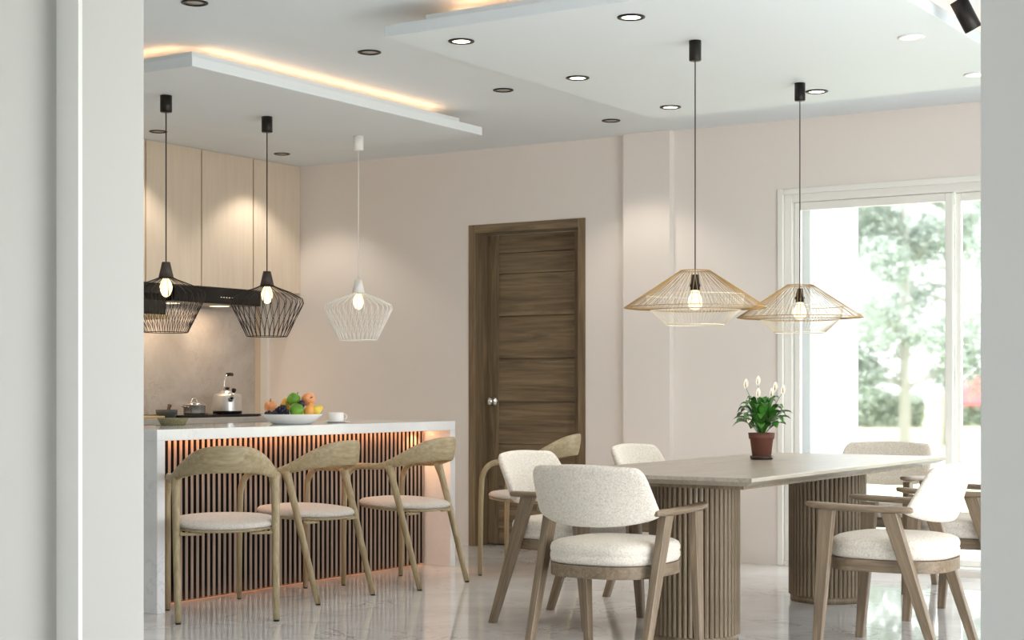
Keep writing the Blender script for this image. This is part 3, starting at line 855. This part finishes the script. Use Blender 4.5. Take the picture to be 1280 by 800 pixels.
# ------------------------------------------------------------------ round-backed oak chairs
def oak_chair(loc, facing, label):
    t = empty('oak_chair', label, 'chair', loc, math.radians(facing - 90), 'round-backed oak chairs')
    def plan(a, k):
        x, y = math.cos(a), math.sin(a)
        X_ = math.copysign(abs(x) ** .82, x) * .25 * k; Y_ = math.copysign(abs(y) ** .82, y) * .245 * k
        X_ *= 1 - .14 * max(0, -y) ** 1.5
        return X_, Y_ + .015
    n = 44
    def tl(z, y): return z + (y) * .05
    def ring(k, z):
        return [(lambda p_: (p_[0], p_[1], tl(z, p_[1])))(plan(2 * PI * i / n, k)) for i in range(n)]
    MB().rings([ring(.90, .428), ring(.97, .431), ring(.985, .438), ring(.97, .4435)]).build('seat_frame', 'oakx', t)
    MB().rings([ring(.965, .444), ring(1.0, .450), ring(.995, .460), ring(.95, .470), ring(.8, .476), ring(.5, .478), ring(.02, .478)]).build('seat_pad', 'seatfab', t)
    def rail(tt):
        sn = math.sin(tt); x = .262 * math.cos(tt); y = .14 - .415 * sn
        w_ = max(0, (sn - .30) / .70); w_ = w_ * w_ * (3 - 2 * w_) * .65 + w_ * .35
        zb = .653 + .050 * w_; zt = .688 + .146 * w_
        return Vector((x, y, (zb + zt) / 2)), (zt - zb) / 2, .0165 - .004 * w_
    secs = []
    K = 40
    for i in range(K + 1):
        tt = PI * i / K
        c, hh, tk = rail(tt)
        c2 = rail(tt + .01)[0]; c1 = rail(tt - .01)[0]
        tg = c2 - c1; tg.z = 0; tg.normalize(); nn = Vector((tg.y, -tg.x, 0))
        lean = -.10 * max(0, math.sin(tt) - .3)
        secs.append((c, nn * tk, Vector((0, 0, hh)) + Vector((0, 1, 0)) * lean * hh * 2))
    mb = MB(); mb.loft(secs, 18, 2.8); mb.build('back_rail', 'oakx', t)
    for s in (-1, 1):
        # front leg, bending back into the rail
        pth = [(.268, .248, .006), (.2685, .246, .25), (.269, .242, .46), (.2695, .238, .55)]
        for k in range(1, 9):
            a = (PI / 2) * k / 8
            pth.append((.2695 - .006 * k / 8, .238 - .098 * (1 - math.cos(a)), .55 + .1185 * math.sin(a)))
        pth.append((.262, .125, .6695))
        rr = [.0135, .0145, .0155, .016] + [.0165] * 8 + [.0165]
        MB().tube([(s * x, y, z) for x, y, z in pth], rr, 12).build('leg', 'oak', t)
        P = [(.228, -.25, .006), (.230, -.205, .15), (.2325, -.155, .32), (.2345, -.105, .49), (.235, -.07, .60), (.234, -.052, .648), (.233, -.045, .672)]
        MB().tube([(s * x, y, z) for x, y, z in P], [.0155, .0165, .018, .0185, .0195, .024, .026], 14).build('leg', 'oak', t)
        MB().lathe([(.011, 0), (.011, .0058)], (s * .268, .248, 0), 12).build('foot_cap', 'rubber', t)
        MB().lathe([(.0125, 0), (.0125, .0058)], (s * .228, -.25, 0), 12).build('foot_cap', 'rubber', t)
        MB().box(s * .165 - .05, s * .165 + .05, -.165, -.14, .405, .419).build('seat_bracket', 'oak', t, .003)
    return t
ok = oak_chair((5.833, 5.378, 0), 45.5, 'oak chair at the left end of the island, turned and seen from behind')
dup(ok, (6.60, 5.49, 0), 0, 'middle oak chair at the island, between the two others')
dup(ok, (7.352, 5.395, 0), 0, 'oak chair at the right end of the island')
dup(ok, (8.22, 5.10, 0), math.radians(106 - 90), 'oak chair standing alone before the wooden door')

# ------------------------------------------------------------------ garden beyond the window
def gpt(px, D, z=0):
    p_ = Fv * D + Rv * ((px - 640) / 2012 * D); p_.z = z; return p_
def tree(px, D, r, height, spread, zlow, n, seed, label, lean=0):
    rd = random.Random(seed); base = gpt(px, D, -.1)
    t = empty('garden_tree', label, 'tree', base)
    tr = MB(); tr.tube([(0, 0, 0), (lean * .3, 0, height * .25), (lean, 0, height * .5), (lean * 1.2, .1, height * .8)], [r * 1.25, r, r * .75, r * .2], 10)
    tr.build('trunk', 'bark', t)
    br = MB(); cl = []
    for i in range(26):
        z0 = zlow + (height * .85 - zlow) * rd.random(); a = rd.uniform(0, 2 * PI); ln = spread * rd.uniform(.45, 1.)
        e = Vector((math.cos(a) * ln, math.sin(a) * ln, z0 + rd.uniform(-.2, .9)))
        br.tube([(lean * .7, 0, z0 - .1), e * .5 + Vector((0, 0, z0 * .5 + .15)), e], [r * .35, r * .22, r * .08], 5)
        for q in (.45, .75, 1.): cl.append((Vector((0, 0, z0)).lerp(e, q), rd.uniform(.35, .75)))
    br.build('branches', 'bark', t)
    lf = MB(); vs, fs = [], []
    for i in range(n):
        c, rad = cl[rd.randrange(len(cl))]
        d = Vector((rd.gauss(0, 1), rd.gauss(0, 1), rd.gauss(0, .8))).normalized() * rad * rd.random() ** .4
        p_ = c + d; s = rd.uniform(.05, .10)
        u = Vector((rd.gauss(0, 1), rd.gauss(0, 1), rd.gauss(0, 1))).normalized(); w_ = u.orthogonal().normalized()
        k = len(vs); vs += [p_ - u * s, p_ + w_ * s * .5, p_ + u * s, p_ - w_ * s * .5]; fs.append((k, k + 1, k + 2, k + 3))
    lf.add(vs, fs); lf.build('foliage', 'leafout', t, kind='stuff')
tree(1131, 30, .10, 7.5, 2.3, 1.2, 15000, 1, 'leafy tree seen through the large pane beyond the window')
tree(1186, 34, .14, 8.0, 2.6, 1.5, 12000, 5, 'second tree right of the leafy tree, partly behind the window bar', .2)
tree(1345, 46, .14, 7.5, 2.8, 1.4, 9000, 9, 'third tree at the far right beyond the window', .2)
def hedge(px0, px1, D, h_, n, seed, label):
    rd = random.Random(seed); vs, fs = [], []
    a, b = gpt(px0, D), gpt(px1, D)
    for i in range(n):
        c = a.lerp(b, rd.random()) + Fv * rd.uniform(-.6, .6); top = h_ * (.75 + .25 * math.sin(c.y * 1.7) * math.cos(c.x))
        p_ = Vector((c.x, c.y, -.1 + top * rd.random() ** .7)); s = rd.uniform(.1, .18)
        u = Vector((rd.gauss(0, 1), rd.gauss(0, 1), rd.gauss(0, 1))).normalized(); w_ = u.orthogonal().normalized()
        k = len(vs); vs += [p_ - u * s, p_ + w_ * s * .6, p_ + u * s, p_ - w_ * s * .6]; fs.append((k, k + 1, k + 2, k + 3))
    mb = MB(); mb.add(vs, fs); o = mb.build('hedge', 'hedge'); tag(o, label, 'hedge')
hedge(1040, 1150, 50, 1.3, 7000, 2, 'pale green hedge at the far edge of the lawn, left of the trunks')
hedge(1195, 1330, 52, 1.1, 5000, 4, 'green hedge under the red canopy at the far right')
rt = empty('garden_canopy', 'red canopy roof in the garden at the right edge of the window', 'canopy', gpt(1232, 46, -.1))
vs = [Vector(Rv * -1.35 + Fv * -1.1) + Vector((0, 0, .82)), Vector(Rv * 1.35 + Fv * -1.1) + Vector((0, 0, .82)), Vector(Rv * 1.35 + Fv * 1.1) + Vector((0, 0, .82)), Vector(Rv * -1.35 + Fv * 1.1) + Vector((0, 0, .82))]
ap = [v_ * .12 + Vector((0, 0, 1.72 - .1)) for v_ in [Vector((q.x, q.y, 0)) for q in vs]]
mb = MB(); mb.rings([[v_ - Vector((0, 0, .08)) for v_ in vs], vs, ap], smooth=False); mb.build('canvas_roof', 'redroof', rt)
for v_ in vs: MB().tube([(v_.x * .93, v_.y * .93, 0), (v_.x * .93, v_.y * .93, .80)], .04, 8).build('post', 'bark', rt)
